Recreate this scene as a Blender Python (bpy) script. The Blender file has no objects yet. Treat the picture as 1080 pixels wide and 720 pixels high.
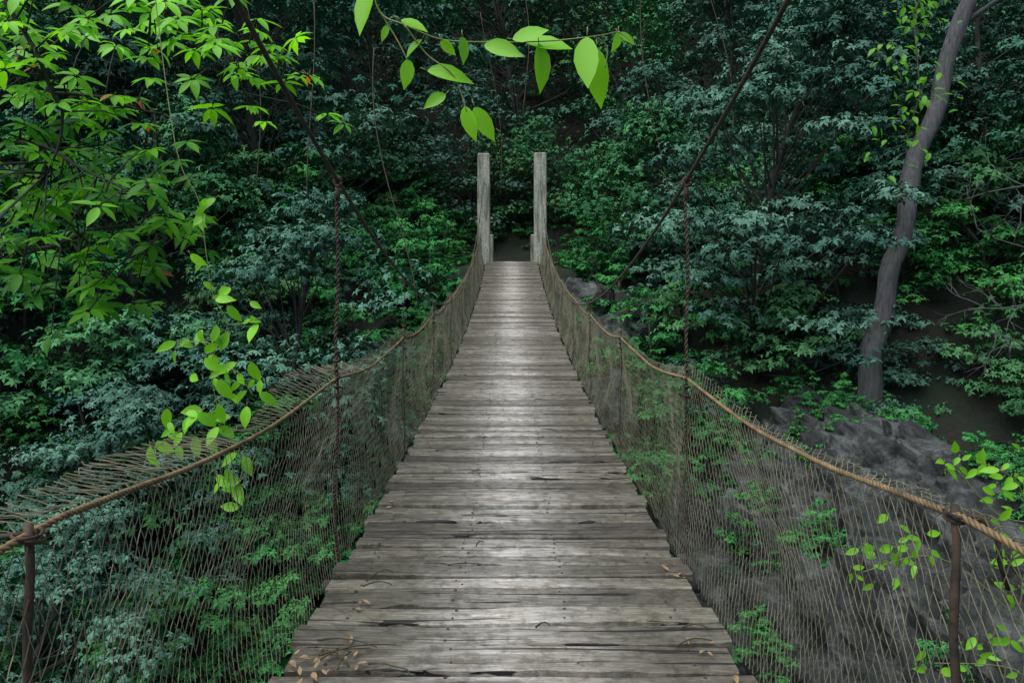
import bpy, bmesh, math, random
import numpy as np
from mathutils import Vector, Matrix, noise as mn
random.seed(7); rng=np.random.default_rng(7)
scene=bpy.context.scene
COL=scene.collection

# ------------------------------------------------------------------ helpers
def smooth(a,b,x):
    t=min(1,max(0,(x-a)/(b-a))); return t*t*(3-2*t)
class MB:
    def __init__(s): s.v=[];s.f=[];s.m=[];s.t=[]
    def add(s,V,F,mat=0,tint=0.5):
        o=len(s.v); s.v.extend([tuple(p) for p in V])
        s.f.extend([tuple(i+o for i in f) for f in F])
        s.m.extend([mat]*len(F))
        if hasattr(tint,'__len__'): s.t.extend(list(tint))
        else: s.t.extend([tint]*len(F))
    def tube(s,P,R,n=6,mat=0,tint=0.5,cap=True,rough=0):
        P=[Vector(p) for p in P]
        if not hasattr(R,'__len__'): R=[R]*len(P)
        V=[];F=[]
        up=Vector((0.13,0.21,0.97)); prev=None
        for i,p in enumerate(P):
            d=(P[min(i+1,len(P)-1)]-P[max(i-1,0)])
            d=d.normalized() if d.length>1e-9 else Vector((0,0,1))
            if prev is None:
                a=d.cross(up)
                if a.length<0.1: a=d.cross(Vector((1,0,0)))
            else: a=prev-d*prev.dot(d)
            a.normalize(); prev=a; b=d.cross(a)
            for k in range(n):
                th=2*math.pi*k/n; r=R[i]*(1+(random.uniform(-rough,rough) if rough else 0))
                V.append(p+a*math.cos(th)*r+b*math.sin(th)*r)
        for i in range(len(P)-1):
            for k in range(n):
                k2=(k+1)%n
                F.append((i*n+k,i*n+k2,(i+1)*n+k2,(i+1)*n+k))
        if cap: F.append(tuple(range(n))[::-1]); F.append(tuple((len(P)-1)*n+k for k in range(n)))
        s.add(V,F,mat,tint)
    def leaf(s,p,d,nrm,L,W,mat=0,tint=0.5,droop=0.25,fold=0.16,curl=0.0):
        p=Vector(p); d=Vector(d).normalized(); nrm=Vector(nrm)
        sd=d.cross(nrm)
        if sd.length<1e-3: sd=d.cross(Vector((1,0.2,0)))
        sd.normalize(); nn=sd.cross(d).normalized()
        ts=[0,.1,.28,.5,.72,.88,1.0]; ws=[0,.26,.46,.5,.36,.15,0]
        V=[];F=[]
        def mid(t): return p+d*(L*t)-nn*(droop*L*t*t)+sd*(curl*L*t*t)
        for t in ts: V.append(mid(t))
        lo=len(V)
        for i in range(1,6):
            m=mid(ts[i]); w=ws[i]*W
            V.append(m+sd*w+nn*fold*w*2); V.append(m-sd*w+nn*fold*w*2)
        for sgn in (0,1):
            f=(0,lo+sgn,1); F.append(f if sgn else f[::-1])
            for i in range(1,5):
                f=(i,lo+(i-1)*2+sgn,lo+i*2+sgn,i+1); F.append(f if sgn else f[::-1])
            f=(5,lo+8+sgn,6); F.append(f if sgn else f[::-1])
        s.add(V,F,mat,tint)
    def kites(s,P,D,N,L,W,mat,tint):
        S=np.cross(D,N); S/=np.linalg.norm(S,axis=1,keepdims=True)+1e-9
        L=L[:,None];W=W[:,None]
        a=P; b=P+D*L*.45+S*W*.5+N*L*.06; c=P+D*L-N*L*.18; d=P+D*L*.45-S*W*.5+N*L*.06
        V=np.stack([a,b,c,d],1).reshape(-1,3)
        o=len(s.v); n=len(P)
        s.v.extend(map(tuple,V.tolist()))
        F=(np.arange(n)[:,None]*4+np.arange(4)[None,:]+o)
        s.f.extend(map(tuple,F.tolist())); s.m.extend([mat]*n); s.t.extend(tint.tolist())
    def mesh(s,name,mats,smooth_sh=True):
        me=bpy.data.meshes.new(name); me.from_pydata(s.v,[],s.f)
        for m in mats: me.materials.append(m)
        me.polygons.foreach_set('material_index',s.m)
        at=me.attributes.new('tint','FLOAT','FACE'); at.data.foreach_set('value',[float(x) for x in s.t])
        if smooth_sh: me.polygons.foreach_set('use_smooth',[True]*len(s.f))
        me.update(); return me
    def obj(s,name,mats,parent=None,smooth_sh=True):
        o=bpy.data.objects.new(name,s.mesh(name,mats,smooth_sh)); COL.objects.link(o)
        if parent: o.parent=parent
        return o
def empty(name,loc=(0,0,0)):
    e=bpy.data.objects.new(name,None); e.empty_display_size=.5; COL.objects.link(e); return e

# ------------------------------------------------------------------ materials
def mat(name):
    m=bpy.data.materials.new(name); m.use_nodes=True
    nt=m.node_tree; nt.nodes.clear()
    out=nt.nodes.new('ShaderNodeOutputMaterial'); b=nt.nodes.new('ShaderNodeBsdfPrincipled')
    nt.links.new(b.outputs[0],out.inputs[0]); return m,nt,b,out
def N(nt,t,**k):
    n=nt.nodes.new(t)
    for a,v in k.items(): setattr(n,a,v)
    return n
def ramp(nt,fac,stops):
    r=N(nt,'ShaderNodeValToRGB'); e=r.color_ramp.elements
    while len(e)<len(stops): e.new(0.5)
    for i,(p,c) in enumerate(stops):
        e[i].position=p; e[i].color=(c[0],c[1],c[2],1) if hasattr(c,'__len__') else (c,c,c,1)
    nt.links.new(fac,r.inputs[0]); return r.outputs[0]
def mix(nt,f,a,b,mode='MIX'):
    m=N(nt,'ShaderNodeMix',data_type='RGBA',blend_type=mode)
    for s,v in ((m.inputs[0],f),(m.inputs[6],a),(m.inputs[7],b)):
        if hasattr(v,'is_linked') : nt.links.new(v,s)
        elif hasattr(v,'__len__'): s.default_value=(v[0],v[1],v[2],1)
        else: s.default_value=v
    return m.outputs[2]
def noise(nt,vec,scale,detail=4,rough=.55,dist=0):
    n=N(nt,'ShaderNodeTexNoise'); n.inputs['Scale'].default_value=scale; n.inputs['Detail'].default_value=detail
    n.inputs['Roughness'].default_value=rough; n.inputs['Distortion'].default_value=dist
    if vec is not None: nt.links.new(vec,n.inputs['Vector'])
    return n.outputs[0]
def bump(nt,b,h,strength,dist):
    bp=N(nt,'ShaderNodeBump'); bp.inputs['Strength'].default_value=strength; bp.inputs['Distance'].default_value=dist
    nt.links.new(h,bp.inputs['Height']); nt.links.new(bp.outputs[0],b.inputs['Normal'])

def leafmat(name,dark,light,alt,transl=.3,rough=.45,objvar=.85,tcol=None,spec=.35):
    m,nt,b,out=mat(name)
    at=N(nt,'ShaderNodeAttribute',attribute_name='tint')
    oi=N(nt,'ShaderNodeObjectInfo')
    c3=ramp(nt,at.outputs['Fac'],[(0,dark),(1,light)])
    if objvar:
        f=N(nt,'ShaderNodeMath',operation='MULTIPLY'); f.inputs[1].default_value=objvar
        nt.links.new(oi.outputs['Random'],f.inputs[0])
        c3=mix(nt,f.outputs[0],c3,mix(nt,1.0,c3,alt,'MULTIPLY'))
    if transl<=0:
        nt.nodes.remove(b); df=N(nt,'ShaderNodeBsdfDiffuse'); nt.links.new(c3,df.inputs[0]); nt.links.new(df.outputs[0],out.inputs[0]); return m
    nt.links.new(c3,b.inputs['Base Color']); b.inputs['Roughness'].default_value=rough
    b.inputs['Specular IOR Level'].default_value=spec
    tr=N(nt,'ShaderNodeBsdfTranslucent')
    nt.links.new(mix(nt,1.0,c3,tcol or (1.5,1.6,.6),'MULTIPLY'),tr.inputs[0])
    ms=N(nt,'ShaderNodeMixShader'); ms.inputs[0].default_value=transl
    nt.links.new(b.outputs[0],ms.inputs[1]); nt.links.new(tr.outputs[0],ms.inputs[2]); nt.links.new(ms.outputs[0],out.inputs[0])
    return m
M_forest=leafmat('forest_leaf',(.026,.090,.062),(.094,.235,.152),(1.3,.95,1.12),0)
M_green=leafmat('green_leaf',(.024,.098,.044),(.085,.26,.105),(1.5,1.0,.9),0)
M_under=leafmat('undergrowth_leaf',(.020,.110,.038),(.065,.30,.080),(1.25,.92,.85),0)
M_near=leafmat('near_leaf',(.09,.30,.012),(.26,.66,.03),(1.2,1.1,.9),.5,.35,0,(1.6,1.5,.6),.35)
M_palm=leafmat('overhang_leaf',(.025,.15,.010),(.22,.62,.03),(1.2,1.1,.9),.45,.4,0,(1.6,1.5,.5),.25)

def barkmat(name,a,b_,moss=0.3):
    m,nt,b,out=mat(name); tc=N(nt,'ShaderNodeTexCoord')
    mp=N(nt,'ShaderNodeMapping'); mp.inputs['Scale'].default_value=(6,6,1.2); nt.links.new(tc.outputs['Object'],mp.inputs[0])
    n=noise(nt,mp.outputs[0],3,6,.7)
    c=ramp(nt,n,[(.3,a),(.7,b_)])
    c=mix(nt,ramp(nt,noise(nt,tc.outputs['Object'],1.2,3),[(.5,0),(.7,moss)]),c,(.04,.07,.03))
    nt.links.new(c,b.inputs['Base Color']); b.inputs['Roughness'].default_value=.9; bump(nt,b,n,.8,.04); return m
M_bark=barkmat('bark',(.016,.015,.012),(.05,.047,.04))
M_barkp=barkmat('pale_bark',(.026,.027,.032),(.125,.12,.13),.5)
M_twig=barkmat('twig',(.03,.025,.015),(.10,.08,.045),0)

# weathered wood planks
M_wood,nt,b,out=mat('weathered_wood')
geo=N(nt,'ShaderNodeTexCoord'); at=N(nt,'ShaderNodeAttribute',attribute_name='tint')
cx=N(nt,'ShaderNodeCombineXYZ'); mu=N(nt,'ShaderNodeMath',operation='MULTIPLY'); mu.inputs[1].default_value=57.3
nt.links.new(at.outputs['Fac'],mu.inputs[0]); nt.links.new(mu.outputs[0],cx.inputs[0]); nt.links.new(mu.outputs[0],cx.inputs[2])
va=N(nt,'ShaderNodeVectorMath',operation='ADD'); nt.links.new(geo.outputs['Object'],va.inputs[0]); nt.links.new(cx.outputs[0],va.inputs[1])
def mapv(src,sc):
    mp=N(nt,'ShaderNodeMapping'); mp.inputs['Scale'].default_value=sc; nt.links.new(src,mp.inputs[0]); return mp.outputs[0]
g1=noise(nt,mapv(va.outputs[0],(2.6,38,8)),1.0,6,.75,.8)
g2=noise(nt,mapv(va.outputs[0],(9,150,20)),1.0,3,.7)
g3=noise(nt,mapv(geo.outputs['Object'],(2.2,3,1)),1.2,4,.6)
g4=noise(nt,geo.outputs['Object'],14,5,.75)
cr=noise(nt,mapv(va.outputs[0],(.9,34,6)),1.0,3,.5,.9)
c=ramp(nt,g1,[(.25,(.125,.118,.106)),(.46,(.30,.292,.275)),(.75,(.58,.57,.55))])
c=mix(nt,ramp(nt,g2,[(.3,.75),(.6,0)]),c,(.10,.092,.082))
c=mix(nt,ramp(nt,g4,[(.38,.8),(.53,0)]),c,(.12,.112,.092))
c=mix(nt,1.0,c,ramp(nt,at.outputs['Fac'],[(0,(.50,.48,.45)),(.5,(.93,.92,.89)),(1,(1.32,1.30,1.28))]),'MULTIPLY')
c=mix(nt,ramp(nt,g3,[(.35,.7),(.62,0)]),c,mix(nt,1.0,c,(.62,.58,.50),'MULTIPLY'))
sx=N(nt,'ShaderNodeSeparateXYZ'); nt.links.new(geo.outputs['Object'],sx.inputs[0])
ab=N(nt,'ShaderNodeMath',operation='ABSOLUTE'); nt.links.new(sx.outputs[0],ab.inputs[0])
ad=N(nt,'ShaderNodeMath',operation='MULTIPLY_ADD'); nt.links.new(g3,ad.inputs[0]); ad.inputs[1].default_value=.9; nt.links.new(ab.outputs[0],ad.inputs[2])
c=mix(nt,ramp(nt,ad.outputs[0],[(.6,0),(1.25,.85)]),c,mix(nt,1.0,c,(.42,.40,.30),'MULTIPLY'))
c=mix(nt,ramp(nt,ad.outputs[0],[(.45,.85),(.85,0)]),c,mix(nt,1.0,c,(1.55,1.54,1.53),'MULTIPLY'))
crk=ramp(nt,cr,[(.625,0),(.645,1)])
c=mix(nt,crk,c,(.015,.013,.012))
nt.links.new(c,b.inputs['Base Color'])
b.inputs['Roughness'].default_value=.68
hm=N(nt,'ShaderNodeMath',operation='MULTIPLY_ADD'); nt.links.new(crk,hm.inputs[0]); hm.inputs[1].default_value=-1.2; nt.links.new(g1,hm.inputs[2])
bump(nt,b,hm.outputs[0],1.0,.012)

def simple(name,a,b_,scale,rough,bs=.3,metal=0,dist=.003):
    m,nt,b,out=mat(name); tc=N(nt,'ShaderNodeTexCoord'); n=noise(nt,tc.outputs['Object'],scale,4,.65)
    nt.links.new(ramp(nt,n,[(.3,a),(.7,b_)]),b.inputs['Base Color']); b.inputs['Roughness'].default_value=rough; b.inputs['Metallic'].default_value=metal
    if bs>0: bump(nt,b,n,bs,dist)
    return m
M_rope=simple('rope',(.08,.055,.028),(.25,.17,.08),18,.9)
M_net=simple('net_twine',(.07,.075,.042),(.21,.20,.13),5,.95,0)
M_rust=simple('rusty_cable',(.012,.010,.008),(.075,.045,.025),25,.8,.4)
M_cable=simple('dark_cable',(.025,.022,.016),(.085,.065,.042),30,.8,0)
M_nail=simple('rusty_nail',(.02,.012,.008),(.09,.045,.028),60,.7,0)
M_dry=simple('dry_leaf',(.14,.08,.035),(.32,.22,.12),40,.8)
M_rock,nt,b,out=mat('mossy_rock'); tc=N(nt,'ShaderNodeTexCoord'); ge=N(nt,'ShaderNodeNewGeometry')
n1=noise(nt,tc.outputs['Object'],1.8,9,.78,.4); n2=noise(nt,tc.outputs['Object'],6,5,.7)
c=ramp(nt,n1,[(.35,(.012,.017,.015)),(.5,(.05,.058,.056)),(.66,(.21,.23,.23))])
sx=N(nt,'ShaderNodeSeparateXYZ'); nt.links.new(ge.outputs['Normal'],sx.inputs[0])
mm=N(nt,'ShaderNodeMath',operation='MULTIPLY_ADD'); nt.links.new(n2,mm.inputs[0]); mm.inputs[1].default_value=2.0; nt.links.new(sx.outputs[2],mm.inputs[2])
c=mix(nt,ramp(nt,mm.outputs[0],[(1.25,0),(1.65,.9)]),c,(.018,.05,.018))
nt.links.new(c,b.inputs['Base Color']); b.inputs['Roughness'].default_value=.85; bump(nt,b,n1,1,.3)
M_conc,nt,b,out=mat('weathered_concrete'); tc=N(nt,'ShaderNodeTexCoord')
mp=N(nt,'ShaderNodeMapping'); mp.inputs['Scale'].default_value=(5,5,.7); nt.links.new(tc.outputs['Object'],mp.inputs[0])
n1=noise(nt,mp.outputs[0],2,5,.65); n2=noise(nt,tc.outputs['Object'],14,4,.6)
c=ramp(nt,n1,[(.35,(.10,.11,.085)),(.52,(.30,.31,.25)),(.7,(.44,.44,.37))]); c=mix(nt,ramp(nt,n2,[(.4,.5),(.6,0)]),c,(.12,.14,.10))
nt.links.new(c,b.inputs['Base Color']); b.inputs['Roughness'].default_value=.9; bump(nt,b,n2,.4,.01)
M_ground,nt,b,out=mat('forest_floor'); tc=N(nt,'ShaderNodeTexCoord')
n1=noise(nt,tc.outputs['Object'],.6,4,.6); n2=noise(nt,tc.outputs['Object'],5,5,.7)
c=ramp(nt,n2,[(.3,(.005,.007,.004)),(.6,(.018,.018,.012)),(.8,(.04,.037,.027))]); c=mix(nt,ramp(nt,n1,[(.42,0),(.6,.8)]),c,(.006,.018,.008))
nt.links.new(c,b.inputs['Base Color']); b.inputs['Roughness'].default_value=.95; bump(nt,b,n2,.8,.15)

# ------------------------------------------------------------------ bridge
def dz(y): return -1.53+.0058*(y-4.5)**2
def cz(y): return -.42+.022*(y-10.2)**2
def hw(y): return .90-.03*smooth(10,22,y)
Y0,Y1=-3.0,22.9
HY=[1.4+2.3*k for k in range(-1,10)]
bridge=empty('suspension_footbridge')
deck=MB(); nails=MB()
y=Y0
while y<Y1:
    w=random.choice([.085,.10,.115,.125,.135,.15,.17])*random.uniform(.92,1.08)
    gap=random.choice([.005,.008,.011,.015,.021]) if random.random()>.07 else .034
    yc=y+w/2; th=.038; z0=dz(yc); sl=2*.0058*(yc-4.5)
    h=hw(yc); xa=-h-random.uniform(-.03,.02); xb=h+random.uniform(-.03,.02)
    yaw=random.uniform(-.010,.010); zt=random.uniform(-.009,.009); cup=random.uniform(-.003,.005); ns=36
    roll=random.uniform(-.07,.07); ph=random.uniform(0,100); V=[];F=[]
    for i in range(ns+1):
        x=xa+(xb-xa)*i/ns; e=abs(x)/h
        chip=.022*max(0,mn.noise((x*5,ph,31))-.12)*2
        ya=-w/2+.010*mn.noise((x*3,ph,0))+.006*mn.noise((x*16,ph,3))+chip; yb=w/2+.010*mn.noise((x*3,ph,7))+.006*mn.noise((x*16,ph,9))
        zz=zt+.009*mn.noise((x*1.5,ph,20))+.011*(e**3)*math.sin(ph)
        r=.008
        prof=[(ya,-th),(ya,-r),(ya+r,cup*.6),((ya+yb)/2,0),(yb-r,cup*.6),(yb,-r),(yb,-th)]
        for (py,pz) in prof:
            V.append((x,yc+py+yaw*x,z0+zz+pz+py*(sl+roll)))
    k=7
    for i in range(ns):
        for j in range(k):
            j2=(j+1)%k; F.append((i*k+j,i*k+j2,(i+1)*k+j2,(i+1)*k+j)[::-1])
    F.append(tuple(range(k))); F.append(tuple(ns*k+j for j in range(k))[::-1])
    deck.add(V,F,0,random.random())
    for nx in (-.74,-.26,.24,.72):
        if random.random()<.12: continue
        for sg in (-1,1):
            xx=nx+random.uniform(-.022,.022); yy=yc+sg*w*.28+random.uniform(-.01,.01); rr=random.uniform(.005,.0085)
            zz=z0+zt+(yy-yc)*(sl+roll)+.009*mn.noise((xx*1.5,ph,20))+.001
            ring=[(xx+rr*math.cos(a),yy+rr*math.sin(a),zz+.001) for a in [i*math.pi/4 for i in range(8)]]
            ring2=[(xx+rr*.7*math.cos(a),yy+rr*.7*math.sin(a),zz+.004) for a in [i*math.pi/4 for i in range(8)]]
            nails.add(ring+ring2,[(i,(i+1)%8,8+(i+1)%8,8+i) for i in range(8)]+[tuple(range(8,16))])
    y+=w+gap
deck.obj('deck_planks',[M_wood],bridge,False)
nails.obj('nail_heads',[M_nail],bridge)
st=MB()
for x in (-.74,-.25,.25,.74):
    ys=np.arange(Y0,Y1,.5); st.tube([(x,v,dz(v)-.09) for v in ys],.03,6)
for hy in HY:
    if hy<Y1: st.tube([(-1.02,hy,dz(hy)-.16),(1.02,hy,dz(hy)-.16)],.035,8)
st.obj('under_deck_beams',[M_bark],bridge)

def railz(y):
    k=((y-1.4)/2.3)%1.0
    return dz(y)+.97-.075*math.sin(math.pi*k)+.008*mn.noise((y*2,1,1))
def railx(y,s):
    k=((y-1.4)/2.3)%1.0
    return s*(.95+.03*math.sin(math.pi*k)+.012*mn.noise((y*.8,s*5,0))+.05*smooth(14,22,y))
def twisted(mb,path,R,strands=3,pitch=.07,step=.008,n=5):
    L=[0]
    for i in range(1,len(path)): L.append(L[-1]+(Vector(path[i])-Vector(path[i-1])).length)
    T=L[-1]; m=max(6,int(T/step)); pts=[];j=0
    for i in range(m+1):
        s=T*i/m
        while j<len(L)-2 and L[j+1]<s: j+=1
        t=(s-L[j])/max(1e-9,L[j+1]-L[j]); pts.append(Vector(path[j]).lerp(Vector(path[j+1]),t))
    for q in range(strands):
        P=[]
        for i,p in enumerate(pts):
            d=(pts[min(i+1,m)]-pts[max(i-1,0)]).normalized()
            a=d.cross(Vector((.3,.1,.9))); 
            if a.length<.3: a=d.cross(Vector((1,0,0)))
            a.normalize(); b_=d.cross(a); th=2*math.pi*(q/strands+(T*i/m)/pitch)
            P.append(p+(a*math.cos(th)+b_*math.sin(th))*R*.52)
        mb.tube(P,R*.52,n)
rope=MB(); cab=MB(); hang=MB(); post=MB(); net=MB()
for s in (-1,1):
    ys=np.arange(-3,22.6,.12)
    path=[(railx(v,s),v,railz(v)) for v in ys]
    split=[p for p in path if p[1]<7.1]; far=[p for p in path if p[1]>=7.0]
    twisted(rope,split,.0088,3,.055,.009)
    rope.tube(far,.009,6)
    ys=np.arange(-3.1,23.2,.25)
    cab.tube([(s*.945,v,cz(v)) for v in ys],.0105,8)
    for hy in HY:
        near_post=abs(hy-1.4)<.1 or hy<0
        if abs(hy-1.4)<.1: hy=1.345 if s<0 else 1.465
        x0=railx(hy,s); zt=cz(hy); zr=railz(hy); zb=dz(hy)-.14
        if near_post:
            P=[(x0+.004*math.sin(i*1.7),hy,zr+.02+(zb-zr-.02)*i/12) for i in range(13)]
            post.tube(P,.0085,8,rough=.2)
            for q in range(3):
                W=[]
                for i in range(40):
                    a=i/40*2*math.pi*1.4; W.append((x0+.019*math.cos(a)+.003*q, hy+.022*math.sin(a)+(q-1)*.012, zr-.005+.012*math.sin(a*.5+q)+.014*(i/40-.5)))
                post.tube(W,.0035,5)
            post.tube([(x0,hy,zr),(x0+s*.035,hy-.03,zr+.006),(x0+s*.065,hy-.035,zr-.03),(x0+s*.075,hy-.03,zr-.09),(x0+s*.10,hy-.02,zr-.15)],.006,6,rough=.1)
            continue
        xt=s*.945
        if zt>zr+.1:
            P=[(xt+(x0-xt)*t+.006*math.sin(t*9+hy),hy+.004*math.sin(t*13),zt+(zr-zt)*t) for t in np.linspace(0,1,16)]
            twisted(hang,P,.0105 if hy<5 else .004,2,.06,.01,5)
            for q in (-1,1):
                hang.tube([(xt+.02*math.cos(a),hy+q*.012,zt+.026*math.sin(a)-.006) for a in np.linspace(0,6.3,10)],.0045,5)
            hang.tube([(xt,hy,zt-.02),(xt,hy,zt-.10)],.013,7)
            for q in range(5):
                zz=zr+.10-.05*q
                hang.tube([(x0+.014*math.cos(a),hy+.014*math.sin(a),zz+.006*math.sin(a+q)) for a in np.linspace(0,6.3,9)],.006,5)
        P=[(x0+.008*math.sin(t*7+hy)*s,hy,zr+(zb-zr)*t) for t in np.linspace(0,1,16)]
        twisted(hang,P,.0085 if hy<5 else .005,2,.05,.01,5)
        P=[(x0+.02*math.sin(t*11+hy*3),hy+.03*math.sin(t*6),zr+(zb-zr)*t) for t in np.linspace(0,1,16)]
        hang.tube(P,.0035,4)
    # netting
    cell=.040; rows=26; nx=int((22.7+2.9)/cell)
    flop=.24 if s<0 else .03
    def npos(i,j):
        v=j/rows
        yy=-2.9+(i+(.5 if j%2 else 0))*cell
        f=flop*(1-smooth(3.0,7,yy))+.02
        wob=mn.noise((yy*1.2,v*2,s*9)); wob2=mn.noise((yy*7,v*14,s*3+5)); wob3=mn.noise((yy*7,v*14,s*3+50))
        rx=abs(railx(yy,s)); rz=railz(yy); bz=dz(yy)-.05; bx=hw(yy)+.035
        if v<.86:
            t=v/.86
            x=bx+(rx-bx)*t+.05*math.sin(math.pi*t)*(1+wob)+.02*wob
            z=bz+(rz-bz)*t-.015*math.sin(math.pi*t)
        else:
            t=(v-.86)/.14; ps=.5+.5*math.cos(2*math.pi*((yy-1.4)/2.3))
            x=rx+f*t*(1+.6*wob)*(1-.3*ps); z=rz+ t*((.015+.03*wob)+(.05*ps)*smooth(2,3.6,yy))+.008*mn.noise((yy*9,3,s))*t
        return Vector((s*(x+.008*wob2),yy+.016*wob3+.012*wob2,z+.014*wob2+.008*wob3))
    grid=[[npos(i,j) for i in range(nx)] for j in range(rows+1)]
    for j in range(rows):
        for i in range(nx):
            if random.random()<.015: continue
            a=grid[j][i]; r=.0013 if a.y<8 else .0015
            i2=i-1 if j%2==0 else i+1
            for q in (i,i2):
                if 0<=q<nx:
                    c_=grid[j+1][q]
                    if random.random()<.015: continue
                    m_=(a+c_)/2+Vector((0,random.uniform(-.003,.003),random.uniform(-.003,.003)))
                    net.tube([a,m_,c_] if a.y<4 else [a,c_],r,3,0,.5,False)
    for i in range(0,nx):
        if random.random()<.5:
            a=grid[rows][i]; d=Vector((s*random.uniform(-.6,.8),random.uniform(-1,1),random.uniform(-.6,.7)))*random.uniform(.02,.04)
            net.tube([a,a+d*.6,a+d+Vector((0,0,-.01))],.0014,3,0,.5,False)
rope.obj('handrail_ropes',[M_rope],bridge); cab.obj('main_cables',[M_cable],bridge)
hang.obj('hanger_wires',[M_rust],bridge); post.obj('near_stub_posts',[M_rust],bridge)
net.obj('side_netting',[M_net],bridge,False)
def pillar(mb,x,y,zb,zt,wx,wy):
    prof=[]; c=.03
    for (a,b_) in ((-wx/2+c,-wy/2),(wx/2-c,-wy/2),(wx/2,-wy/2+c),(wx/2,wy/2-c),(wx/2-c,wy/2),(-wx/2+c,wy/2),(-wx/2,wy/2-c),(-wx/2,-wy/2+c)): prof.append((a,b_))
    lv=[zb+(zt-zb)*t for t in np.linspace(0,1,14)]; V=[];F=[]
    for z in lv:
        for (a,b_) in prof: V.append((x+a+.006*mn.noise((z*2,a,b_)),y+b_+.006*mn.noise((z*2,b_,a+4)),z))
    n=8
    for i in range(len(lv)-1):
        for k in range(n): F.append((i*n+k,i*n+(k+1)%n,(i+1)*n+(k+1)%n,(i+1)*n+k))
    o=len(V); top=lv[-1]+.03
    for (a,b_) in prof: V.append((x+a*.85,y+b_*.85,top))
    for k in range(n): F.append(((len(lv)-1)*n+k,(len(lv)-1)*n+(k+1)%n,o+(k+1)%n,o+k))
    F.append(tuple(o+k for k in range(n))); mb.add(V,F)
tw=MB()
for s in (-1,1):
    pillar(tw,s*.955,23.15,-1.4,4.08 if s>0 else 4.06,.42,.42)
    pillar(tw,s*.955,-3.35,-2.4,3.7,.40,.40)
    pillar(tw,s*.83,25.2,-.4,1.45,.28,.28)
pillar(tw,0,23.4,-1.6,dz(22.9)-.02,1.48,.9)
tw.obj('concrete_pylons',[M_conc],bridge,False)
sp=MB()
for s in (-1,1):
    sp.tube([(s*.95,23.35,cz(23.15)),(s*1.5,26,1.9),(s*2.2,29,.6)],.012,6)
sp.obj('back_stay_cables',[M_cable],bridge)

# ------------------------------------------------------------------ terrain
def th(x,y):
    base=-6.1-1.6*smooth(-.5,-4,x)
    far=base+(.25-base)*smooth(12.5,23,y+.25*min(8,max(0,abs(x)-2)))
    h=far
    if y>26.5: h+=(y-26.5)*.78
    h+=.36*max(0,abs(x)-4.5)*(1-.4*smooth(20,40,y))
    near=smooth(1.2,-2.6,y)
    h=h*(1-near)+(-1.35+.15*max(0,abs(x)-3))*near
    k=smooth(1.5,5,abs(x)) if (y>22.0 or y<-2) else 1
    h+=k*(.9*mn.noise((x*.16,y*.16,3))+.35*mn.noise((x*.55,y*.55,9)))
    if y>22.3 and y<27 and abs(x)<1.6: h=.33
    return h
tb=MB(); xs=np.concatenate([np.arange(-90,-24,3),np.arange(-24,24,.45),np.arange(24,91,3)]); ysn=np.concatenate([np.arange(-30,-4,2),np.arange(-4,30,.45),np.arange(30,100,2.5)])
V=[(x,y,th(x,y)-(.0)) for y in ysn for x in xs]; nx=len(xs)
F=[(j*nx+i,j*nx+i+1,(j+1)*nx+i+1,(j+1)*nx+i) for j in range(len(ysn)-1) for i in range(nx-1)]
tb.add(V,F); tb.obj('hillside_terrain',[M_ground])

# ------------------------------------------------------------------ rocks
def rock(name,loc,size,seed,parent=None,sub=4):
    bm=bmesh.new(); bmesh.ops.create_icosphere(bm,subdivisions=sub,radius=1)
    for v in bm.verts:
        p=v.co.copy(); q=p*1.5+Vector((seed*7.3,seed*3.1,0))
        d=mn.voronoi(q)[0]; d2=mn.voronoi(p*3.4+Vector((seed,0,seed)))[0]
        r=.68+.6*d[0]+.22*d2[0]+.14*mn.noise(p*3+Vector((seed,0,0)))+.06*mn.noise(p*9)
        v.co=Vector((p.x*size[0],p.y*size[1],p.z*size[2]))*r
    me=bpy.data.meshes.new(name); bm.to_mesh(me); bm.free(); me.materials.append(M_rock)
    o=bpy.data.objects.new(name,me); COL.objects.link(o); o.location=loc; o.rotation_euler=(seed*.7,seed*.4,seed*1.3); 
    if parent: o.parent=parent
    return o
rocks=empty('rocky_outcrop')
for i,(x,y,z,sx_,sy_,sz_) in enumerate([(2.65,20.5,-1.05,.8,.9,.65),(2.6,18.3,-2.0,.7,.9,.65),(3.5,19.2,-1.7,.75,.85,.65),(2.1,21.8,-.7,.55,.6,.5),(2.3,16.6,-3.3,.8,.9,.8)]):
    rock('boulder_%d'%i,(x,y,z),(sx_,sy_,sz_),i+1,rocks)
def cliff(u,v):
    y=1.5+14.5*u; x=2.7+.6*mn.noise((y*.35,2,2))+4.6*v**1.2; z=-6.4+4.3*v**.8
    q=Vector((x*.55,y*.55,z*1.1)); d=mn.voronoi(q)[0]; d2=mn.voronoi(q*2.7)[0]; d3=mn.voronoi(q*6)[0]
    a=.95*(d[1]-d[0])+.45*(d2[1]-d2[0])+.18*(d3[1]-d3[0])+.3*mn.noise(q*1.3)+.08*mn.noise(q*9)
    n=Vector((-.72,-.2,.66)); e=1-smooth(.85,1,max(abs(u*2-1),v))
    return Vector((x,y,z))+n*(a-.15)*(.3+.7*e)-Vector((0,0,1))*(1-e)*1.0
cb=MB(); nu,nv=230,110
V=[cliff(i/nu,j/nv) for j in range(nv+1) for i in range(nu+1)]
F=[(j*(nu+1)+i,j*(nu+1)+i+1,(j+1)*(nu+1)+i+1,(j+1)*(nu+1)+i) for j in range(nv) for i in range(nu)]
cb.add(V,F); cb.obj('rock_cliff',[M_rock],None,False)

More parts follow.
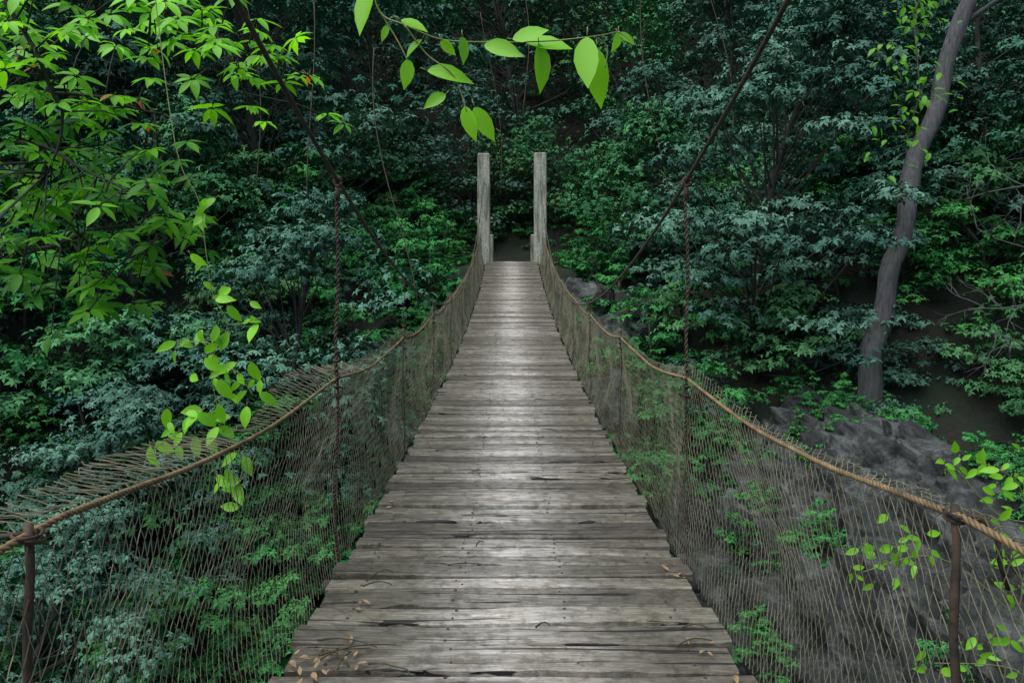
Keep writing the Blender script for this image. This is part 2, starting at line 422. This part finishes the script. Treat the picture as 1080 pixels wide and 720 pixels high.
# ------------------------------------------------------------------ trees
def tree_mesh(name,seed,H,R,nclump,nros,Ls,lm,low=.10,bark=None,nl=6,flat=.55):
    g=np.random.default_rng(seed); random.seed(seed); mb=MB()
    bend=g.normal(0,.12*H,2); 
    def tp(t): return np.array([bend[0]*t*t+.15*math.sin(t*5+seed),bend[1]*t*t+.15*math.cos(t*4+seed),H*t-.4])
    mb.tube([tp(t) for t in np.linspace(0,.95,9)],[.014*H*(1-.8*t)+.012 for t in np.linspace(0,1,9)],8,0,.5,rough=.06)
    P=[];D=[];NN=[];LL=[];T=[]
    for c in range(nclump):
        t=low+(1-low)*g.random()**.85
        ang=c*2.4+g.normal(0,.4); rad=R*(math.sin(math.pi*min(1,(t-low)/(1-low)*.72+.28))**.7)*g.uniform(.35,1.12)
        s=tp(max(.08,t-.22)); e=tp(t)+np.array([rad*math.cos(ang),rad*math.sin(ang),g.normal(0,.25)])
        m=(s+e)/2+np.array([0,0,-.15*rad+.1])
        mb.tube([s,m,e],[.005*H*(1-.5*t),.0035*H*(1-.5*t),.008],5,0,.5,False)
        cr=g.uniform(.45,1.05)*R*.30; ct=g.uniform(.0,.85)
        k=int(nros*g.uniform(.6,1.3)*(cr/(R*.22)))
        d=g.normal(size=(k,3)); d/=np.linalg.norm(d,axis=1,keepdims=True)
        d[:,2]=np.where(d[:,2]<-.25,-d[:,2]*.7,d[:,2])
        rr=cr*(g.uniform(.4,1.2,(k,1)))
        pos=e+d*rr*np.array([1.25,1.25,flat])
        ax=d*.7+np.array([0,0,.8])+g.normal(0,.28,(k,3)); ax/=np.linalg.norm(ax,axis=1,keepdims=True)
        u=np.cross(ax,g.normal(size=(k,3))); u/=np.linalg.norm(u,axis=1,keepdims=True); v=np.cross(ax,u)
        for q in range(nl):
            a=2*math.pi*q/nl+g.normal(0,.25,(k,1))
            dd=u*np.cos(a)+v*np.sin(a)+ax*g.uniform(-.45,.35,(k,1)); dd/=np.linalg.norm(dd,axis=1,keepdims=True)
            P.append(pos);D.append(dd);NN.append(ax);LL.append(Ls*g.uniform(.65,1.25,k));T.append(np.clip(ct+g.normal(0,.18,k)+.15*(d[:,2]),0,1))
    P=np.concatenate(P);D=np.concatenate(D);NN=np.concatenate(NN);LL=np.concatenate(LL);T=np.concatenate(T)
    mb.kites(P,D,NN,LL,LL*.47,1,T)
    return mb.mesh(name,[bark or M_bark,lm])
LM=[M_forest,M_forest,M_green,M_forest,M_green,M_forest]
VAR=[tree_mesh('broadleaf_tree_mesh_%d'%i,100+i,[5.2,6.4,4.6,7.2,5.6,6.0][i],[2.4,2.6,2.3,2.5,2.9,2.2][i],[66,72,60,76,74,64][i],60,[.105,.115,.085,.11,.125,.09][i],LM[i],flat=[.55,.45,.7,.5,.6,.8][i]) for i in range(6)]
FAR=[tree_mesh('far_tree_mesh_%d'%i,300+i,[6.4,7.6,8.6,7.0][i],[2.8,2.6,3.0,3.3][i],[70,76,80,74][i],32,[.16,.14,.15,.17][i],[M_forest,M_green,M_forest,M_forest][i],nl=5,flat=[.5,.8,.6,.5][i]) for i in range(4)]
SHR=[tree_mesh('shrub_mesh_%d'%i,200+i,[1.1,.8,1.4][i],[.8,.75,.85][i],[20,16,22][i],34,[.07,.06,.085][i],M_under,.15) for i in range(3)]
BUSH=[tree_mesh('bush_mesh_%d'%i,240+i,[2.2,1.8,2.0][i],[1.4,1.6,1.5][i],[30,30,30][i],46,[.10,.09,.085][i],[M_green,M_forest,M_under][i],.05) for i in range(3)]
random.seed(11)
forest=empty('distant_forest'); under=empty('undergrowth')
pts=[]
def ok(x,y,dm):
    for (a,b_) in pts:
        if (a-x)**2+(b_-y)**2<dm*dm: return False
    return True
cnt=0
def put(name,me,parent,x,y,z,sc,rz=None,tilt=.08):
    o=bpy.data.objects.new(name,me); COL.objects.link(o)
    if parent: o.parent=parent
    o.location=(x,y,z); o.scale=(sc,sc,sc*random.uniform(.9,1.15)); o.rotation_euler=(random.uniform(-tilt,tilt),random.uniform(-tilt,tilt),random.uniform(0,6.28)); return o
for (x,y,sc) in ((.1,28.8,.95),(-1.9,29.2,1.1),(2.0,29.0,1.05)):
    pts.append((x,y)); put('tree_part',VAR[5 if x<0 else 2],forest,x,y,th(x,y)-.6,sc)
for t in range(9000):
    y=random.uniform(8,52); x=random.uniform(-1,1)*(.8*y+4)
    dm=2.75+.045*y
    if y<14 and abs(x)<6.4: continue
    if y<14 and x>0 and x<8.3: continue
    if y<27 and abs(x)<4.9: continue
    if y<18.2 and x>0 and .37<x/y<.82: continue
    if not ok(x,y,dm): continue
    pts.append((x,y))
    z=th(x,y); far_=y>30; v=random.choice(FAR if far_ else VAR); sc=random.uniform(.8,1.35)*(1+.009*y)
    if y<14: sc*=.75
    put('broadleaf_tree' if y<27 else 'tree_part',v,None if y<27 else forest,x,y,z-.3,sc); cnt+=1
sc_=0; sp_=[]
for t in range(6000):
    y=random.uniform(1,32); x=random.uniform(-1,1)*(.74*y+3)
    if y>15 and abs(x)<2.6 and y<27.2: continue
    big=y>13 and abs(x)>3.6
    if any((a-x)**2+(b_-y)**2<(1.5 if big else .40) for a,b_ in sp_): continue
    z=th(x,y)
    if x>2.2 and x<6.8 and 2<y<15: continue
    sp_.append((x,y)); s=random.uniform(.7,1.4)
    if y<3.5: s*=.7
    if big: put('shrub_part',random.choice(BUSH),under,x,y,z-.2,s*(1.1 if not(7<x<10.5 and y<15) else .75))
    else: put('shrub_part',random.choice(SHR),under,x,y,z-.05,s*(.8 if y>27 else 1.08))
    sc_+=1
for q in range(110):   # low plants hugging the abutment slope
    y=random.uniform(15.5,27); s=random.choice((-1,1)); x=s*random.uniform(1.75,3.6)
    k=.42 if y>20 else .65
    put('shrub_part',random.choice(SHR),under,x,y,th(x,y)-.1,k*random.uniform(.8,1.3))
for q in range(105):
    u=random.uniform(.1,.99); v=random.random()**.5; p=cliff(u,v)
    if mn.noise((p.x*.6,p.y*.6,4))<.0 and v<.8: continue
    put('shrub_part',random.choice(SHR),under,p.x,p.y,p.z,random.uniform(.2,.6),None,.3)
print('TREES',cnt,'SHRUBS',sc_)

# leaning tree on the right bank
lt=MB(); P=[(8.1,16,-5.6),(8.4,16,-2.6),(8.62,16,-1.2),(8.9,16,.3),(9.3,16.05,1.8),(9.85,16.1,3.5),(10.2,16.1,4.9),(10.7,16,6.4),(11.5,15.8,8.6),(11.9,15.6,10.5)]
P=[(a*.88,b_*.88,c_*.88) for a,b_,c_ in P]
R_=[.26,.23,.205,.19,.18,.17,.16,.15,.12,.08]
Pf=[];Rf=[]
for i in range(len(P)-1):
    for k in range(5):
        t=k/5; q=Vector(P[i]).lerp(Vector(P[i+1]),t)+Vector((.10*mn.noise((i+t,0,0)),.05*mn.noise((i+t,5,0)),0))*2; Pf.append(q); Rf.append((R_[i]*(1-t)+R_[i+1]*t)*(1+.2*mn.noise((i*1.3+t*1.3,9,0))))
lt.tube(Pf,Rf,12,0,.5,rough=.06)
random.seed(3)
for (i,dx,dz_,ln) in ((33,1,.6,3),(37,-1,.9,2.6),(40,1,1,2.5),(42,-.6,1,2.4)):
    a=Pf[min(i,len(Pf)-1)]; d=Vector((dx,random.uniform(-.4,.4),dz_)).normalized()*ln
    lt.tube([a,a+d*.5+Vector((0,0,.15)),a+d],[.06,.04,.02],7,0,.5)
    for q in range(6):
        b_=a+d*random.uniform(.4,1); e=b_+Vector((random.uniform(-1,1),random.uniform(-.8,.8),random.uniform(-.3,.8)))
        lt.tube([b_,e],[.02,.006],4,0,.5)
        for w in range(60):
            pp=e+Vector((random.gauss(0,.45),random.gauss(0,.45),random.gauss(0,.25))); dd=Vector((random.uniform(-1,1),random.uniform(-1,1),random.uniform(-.6,.2)))
            lt.leaf(pp,dd,(0,0,1),.15,.06,1,random.random())
lt.obj('leaning_tree',[M_barkp,M_green])
cl=MB()
for base,n in (((6.0,10.2,3.9),50),((6.15,10.2,2.7),30),((5.9,10.3,2.0),22),((6.3,10.2,4.6),36),((5.75,10.2,3.3),20)):
    for q in range(n):
        p=Vector(base)+Vector((random.gauss(0,.2),random.gauss(0,.2),random.gauss(0,.2))); dd=Vector((random.uniform(-1,1),random.uniform(-.8,.2),random.uniform(-1,.1)))
        cl.leaf(p,dd,(random.uniform(-.4,.4),-.5,1),random.uniform(.10,.17),.075,1,random.random()*.3)
cl.tube([(6.9,10.8,9),(6.6,10.3,6),(6.3,10.2,4.6),(6.0,10.2,3.9),(6.1,10.2,2.7),(5.9,10.3,1.9)],[.03,.02,.015,.012,.01,.006],6,0)
cl.obj('climbing_vine',[M_twig,M_near])
ln=MB()
for (x,y,z0,z1) in ((-2.6,13.5,4.5,-.6),(0,19,9,4.4),(-1.0,26,10,3),(3.3,17,8,1.5),(-6.8,17,8,2),(5.6,19,8,3),(-4.6,15,6,-.5)):
    ln.tube([(x+.25*math.sin(t*4+x)+t*.5,y,z0+(z1-z0)*t) for t in np.linspace(0,1,14)],.012,5)
ln.obj('hanging_lianas',[M_twig])
tg=MB(); random.seed(5)
def twig(mb,p,d,l,r,dep):
    p=Vector(p); P=[p]; 
    for i in range(5):
        d=(d+Vector((random.gauss(0,.16),random.gauss(0,.16),random.gauss(0,.16)))).normalized(); P.append(P[-1]+d*l/5)
    mb.tube(P,[r*(1-.12*i) for i in range(6)],5)
    if dep>0:
        for k in range(4):
            q=P[random.randint(1,5)]; twig(mb,q,(d+Vector((random.gauss(0,.6),random.gauss(0,.5),random.gauss(0,.6)))).normalized(),l*.55,r*.5,dep-1)
for (p,d,l) in (((9.0,11.2,1.6),(-1,0,-.25),1.7),((8.9,11,.2),(-1,0,.15),1.5),((9.0,11.4,-.4),(-1,.1,-.1),1.4),((8.8,11.4,-1.4),(-1,0,.3),1.1)):
    twig(tg,p,Vector(d),l,.018,2)
tg.tube([(9.2,11.5,-5.2),(9.1,11.3,-2),(8.95,11.2,.4),(9.05,11.3,2.4)],[.07,.06,.05,.02],7)
tg.obj('bare_shrub',[M_barkp])

# ------------------------------------------------------------------ overhanging broadleaf tree (left)
random.seed(21)
ot=MB(); oy=4.2; k=1/171.4
def L2(u,v,dy=0): return Vector((-3.15+u*k, oy+dy, 1.69-v*k))
limbs=[[(-170,500,0),(-175,300,.1),(-160,120,.1),(-150,-80,0),(-120,-260,0)],
 [(-165,200,0),(-80,165,.1),(20,150,.0),(90,172,-.2),(170,212,-.3)],
 [(-155,110,0),(-80,70,.1),(0,85,.3),(70,85,.4),(130,100,.5)],
 [(-150,-80,0),(-40,-60,0),(60,-12,-.1),(150,5,-.1),(240,45,.1),(315,70,.2)],
 [(-165,330,0),(-80,300,.1),(0,262,.3),(60,240,.3),(120,232,.3),(160,250,.2)],
 [(-120,-200,0),(0,-90,-.4),(50,0,-.5),(85,75,-.4),(100,130,-.3),(85,190,-.3)],
 [(60,-12,-.1),(110,-30,.3),(170,-10,.4),(215,30,.4),(230,80,.4)]]
samples=[]
for li,l in enumerate(limbs):
    P=[]
    for i in range(len(l)-1):
        for q in range(6):
            t=q/6; a=l[i];b_=l[i+1]; P.append(L2(a[0]+(b_[0]-a[0])*t,a[1]+(b_[1]-a[1])*t,a[2]+(b_[2]-a[2])*t)+Vector((mn.noise((i+t,li,0)),mn.noise((i+t,li,4)),mn.noise((i+t,li,8))))*.04)
    P.append(L2(*l[-1])); r0=.11 if li==0 else .022
    ot.tube(P,[r0*(1-.75*i/len(P)) for i in range(len(P))],8,0)
    if li: samples+=P[4:]
CL=[(215,50),(250,38),(298,58),(318,80),(215,95),(185,30),(160,15),(120,30),(90,15),(50,60),(20,100),(100,100),(270,85),(240,65),(135,60),(60,20),
 (80,180),(110,158),(140,160),(170,215),(205,218),(150,240),(130,200),(60,210),(30,240),(90,250),(110,290),(70,300),(30,190),(15,150),(165,245),(40,280),(10,220),(-20,180),(-30,260),(-30,90),(-40,20),(20,20),(40,135),(70,120),(190,5),(100,320),(20,40),(90,215),(125,265),(0,60),(0,130),(-10,300),(60,95),(0,10),(215,20),(280,30),(150,40)]
for (u,v) in CL:
    for rep in range(6 if u<110 else 4):
        c_=L2(u+random.gauss(0,14),v+random.gauss(0,13),random.gauss(.05,.4))
        s_=min(samples,key=lambda p:(p-c_).length+random.uniform(0,.1))
        m_=(s_+c_)/2+Vector((0,0,.04)); ot.tube([s_,m_,c_],[.006,.0045,.003],5,0)
        ax=Vector((random.gauss(.15,.3),random.gauss(-.45,.3),1)).normalized()
        u_=ax.cross(Vector((random.random(),random.random(),.1))).normalized(); v_=ax.cross(u_)
        n=random.choice([5,6,7,8]); ct=random.uniform(.4,1.0) if v<130 else random.uniform(.0,.6)  # light painted into leaf tint: upper clusters bright as lit, lower ones shaded
        for q in range(n):
            a=2*math.pi*q/n+random.gauss(0,.15); d=u_*math.cos(a)+v_*math.sin(a)-ax*random.uniform(-.1,.35)
            Lf=random.uniform(.085,.145)
            ot.leaf(c_+d*.012,d,ax,Lf,Lf*.38,2 if random.random()<.006 else 1,min(1,max(0,ct+random.gauss(0,.12))),random.uniform(.1,.45),.12,random.uniform(-.12,.12))
M_orange=leafmat('turning_leaf',(.45,.14,.02),(.6,.22,.03),(1,1,1),.4,.4,0,(1.3,1,.5))
ot.obj('overhanging_tree',[M_bark,M_palm,M_orange])

# ------------------------------------------------------------------ vines
def vine(name,org,k,stems,leaves,L0,seed,r=.003,wd=.5):
    random.seed(seed); mb=MB(); o=Vector(org)
    f=lambda u,v,w=0: o+Vector((u*k,w,-v*k))
    for s_ in stems:
        P=[]
        for i in range(len(s_)-1):
            p0=f(*s_[max(i-1,0)]);p1=f(*s_[i]);p2=f(*s_[i+1]);p3=f(*s_[min(i+2,len(s_)-1)])
            for q in range(6):
                t=q/6; P.append(.5*((2*p1)+(p2-p0)*t+(2*p0-5*p1+4*p2-p3)*t*t+(3*p1-p0-3*p2+p3)*t**3))
        P.append(f(*s_[-1])); mb.tube(P,[r*(1-.5*i/len(P)) for i in range(len(P))],6,0)
    for (u,v,du,dv,ln_,*ex) in leaves:
        w=ex[0] if ex else random.uniform(-.05,.05)
        p=f(u,v,w); d=Vector((du,random.uniform(-.35,.15),-dv)); tn=ex[1] if len(ex)>1 else random.uniform(.35,1)
        nrm=Vector((random.uniform(-.7,.7),-1.0,random.uniform(.2,.9)))
        l=ln_*k
        mb.leaf(p,d,nrm,l,l*wd*random.uniform(.85,1.1),1,tn,random.uniform(.05,.3),random.uniform(.08,.22),random.uniform(-.12,.12))
        dn=d.normalized(); mb.tube([p-dn*l*.14+Vector((0,0,.006)),p+dn*l*.02],[.0012,.0012],4,0)
    return mb.obj(name,[M_stem,M_near])
M_stem=simple('green_stem',(.09,.13,.03),(.18,.2,.07),20,.6)
vine('hanging_vine',(-.333,1.6,.667),1/450.,
 [[(0,-160,.1),(-6,-60,.05),(0,-10,.02),(12,25,0),(38,40,-.02),(75,52,0),(125,55,0),(185,54,0),(235,52,-.02),(262,44,0)],
  [(38,40,-.02),(60,68,0),(88,90,0),(102,128,0)],[(12,25,0),(30,55,0),(40,75,0)],[(235,52,-.02),(250,60,0),(248,82,0)],
  [(262,44,0),(272,52,0),(276,62,0)]],
 [(0,-8,-.1,1,60,0,.9),(-4,-20,.6,.5,40,0,.8),(41,73,-.1,1,32,0,.8),(32,32,1,.35,32,0,.9),(60,85,1,.12,50,0,.8),(80,110,-.4,.25,28,0,.6),(100,122,.2,1,38,.0,1),(110,122,.5,1,42,.01,.7),
  (55,52,-.6,.6,26,0,.5),(98,52,.1,.9,30,-.02,.2),(120,58,1,.25,45,0,.8),(178,56,.15,1,52,0,.45),(165,52,1,.1,50,.02,.9),(228,52,-.1,1,60,-.02,.85),(240,58,.0,1,62,.02,.7),(150,52,1,-.2,40,0,.8),(262,44,-.1,.9,24,0,.7),(262,45,.9,.5,22,0,.6),(20,36,-.5,.9,20,0,.8),(75,52,.6,.7,22,0,.7)],1,4,.0025,.46)
random.seed(8)
lv=[]
for (u,v) in ((10,-10),(20,-5),(5,60),(18,85),(25,105),(60,120),(72,125),(-18,150),(-8,152),(20,150),(30,138),(15,165),(45,175),(50,195),(60,190),(40,195),(20,215),(-5,225),(5,228),(-30,245),(-15,250),(-45,262),(40,268),(15,285),(30,290),(50,300),(45,312),(0,255),(25,240),(-25,235),(60,210),(10,190),(30,180),(55,170),(10,215),(35,230),(28,120),(8,140)):
    for q in range(2): lv.append((u+random.gauss(0,6),v+random.gauss(0,6),random.uniform(-1,1),random.uniform(-.1,1),random.uniform(13,25)))
vine('climbing_shoots',(-1.21,2.6,.28),1/277.,[[(-60,-260,.1),(-20,-60,0),(5,0,0),(12,50,0),(20,100,0),(35,130,0),(18,170,0),(25,220,0),(40,280,0),(45,320,0),(20,420,.2),(-10,800,.6)],[(35,130,0),(55,128,0),(72,122,0)],[(25,220,0),(-5,235,0),(-45,262,0)],[(20,170,0),(45,180,0),(62,205,0)],[(18,150,0),(0,148,0),(-20,155,0)]],lv,1,9,.002,.5)
lv=[]; random.seed(12)
for (u,v) in ((10,-10),(25,0),(60,15),(45,-5),(70,0),(-5,5),(35,20),(75,30),(-50,70),(-80,90),(-70,105),(-105,115),(-95,100),(-60,95),(-40,80),(50,100),(70,120),(60,135),(75,90),(85,150),(55,70),(30,200),(60,190),(75,205),(50,215),(-30,205),(10,225),(80,170),(30,60),(65,55),(80,-15)):
    for q in range(4): lv.append((u+random.gauss(0,8),v+random.gauss(0,8),random.uniform(-1,1),random.uniform(-.5,.8),random.uniform(11,19),random.uniform(-.1,.1)))
vine('foreground_sapling',(1.405,2.15,-.6),1/335.,[[(120,700,.3),(110,400,.1),(95,250,0),(85,150,0),(75,60,0),(60,15,0),(20,-5,0)],[(95,200,0),(30,130,0),(-30,95,0),(-100,112,0)],[(95,260,0),(60,215,0),(-25,208,0)],[(85,150,0),(60,110,0),(50,95,0)],[(75,60,0),(40,50,0),(0,5,0)]],lv,1,13,.0025,.45)

# ------------------------------------------------------------------ debris on the deck
random.seed(14); db=MB()
def dtop(y): return dz(y)+.011
for (cx_,cy_,n,sx2,sy2) in ((-.72,2.62,24,.08,.06),(-.70,3.2,4,.06,.08),(.74,2.72,6,.06,.05),(.83,3.45,5,.03,.04),(-.82,4.4,3,.03,.3)):
    for q in range(n):
        x=max(-.86,min(.86,cx_+random.gauss(0,sx2))); y=cy_+random.gauss(0,sy2)
        d=Vector((random.uniform(-1,1),random.uniform(-1,1),random.uniform(0,.25)))
        l=random.uniform(.025,.055)
        db.leaf((x,y,dtop(y)+.004),d,(random.uniform(-.4,.4),random.uniform(-.4,.4),1),l,l*.4,0,.5,random.uniform(-.3,.3),.2)
for (x,y,a,l) in ((-.76,2.68,.3,.30),(-.62,2.60,2.3,.22),(-.80,2.80,-.3,.26),(-.66,2.58,1.5,.18),(-.76,2.62,.8,.22),(-.55,2.62,-.5,.2),(-.72,3.3,.1,.14),(-.70,3.42,.4,.12),(.66,2.75,.3,.16),(.72,2.9,-.2,.12),(.1,2.9,.2,.07),(-.2,3.8,1,.06)):
    P=[(x+math.cos(a+.5*t*random.uniform(-1,1))*l*t,y+math.sin(a)*l*t*.8,dtop(y)+.008+.02*math.sin(3*t)) for t in np.linspace(0,1,6)]
    db.tube(P,[.0045,.004,.0035,.003,.0025,.002],5,1)
db.obj('fallen_leaves',[M_dry,M_twig])

# ------------------------------------------------------------------ light, world, camera
w=bpy.data.worlds.new('World'); scene.world=w; w.use_nodes=True; nt=w.node_tree
bg=nt.nodes['Background']; sk=nt.nodes.new('ShaderNodeTexSky'); sk.sky_type='NISHITA'; sk.sun_disc=False
EL=math.radians(60); AZ=math.radians(-135)
sk.sun_elevation=EL; sk.sun_rotation=AZ; nt.links.new(sk.outputs[0],bg.inputs[0]); bg.inputs[1].default_value=.15
sl=bpy.data.lights.new('sun','SUN'); sl.energy=4.8; sl.angle=math.radians(70); sl.color=(1,.98,.93)
so=bpy.data.objects.new('sun',sl); COL.objects.link(so)
dv=Vector((math.sin(AZ)*math.cos(EL),math.cos(AZ)*math.cos(EL),math.sin(EL)))
so.rotation_euler=dv.to_track_quat('Z','Y').to_euler(); so.location=dv*40
cam=bpy.data.cameras.new('camera'); cam.lens=24; cam.sensor_width=36; cam.shift_y=-.065; cam.clip_start=.05; cam.clip_end=500
co=bpy.data.objects.new('camera',cam); COL.objects.link(co); co.location=(0,0,0); co.rotation_euler=(math.radians(90),0,0); scene.camera=co
scene.view_settings.view_transform='Standard'; scene.view_settings.look='None'; scene.view_settings.exposure=0
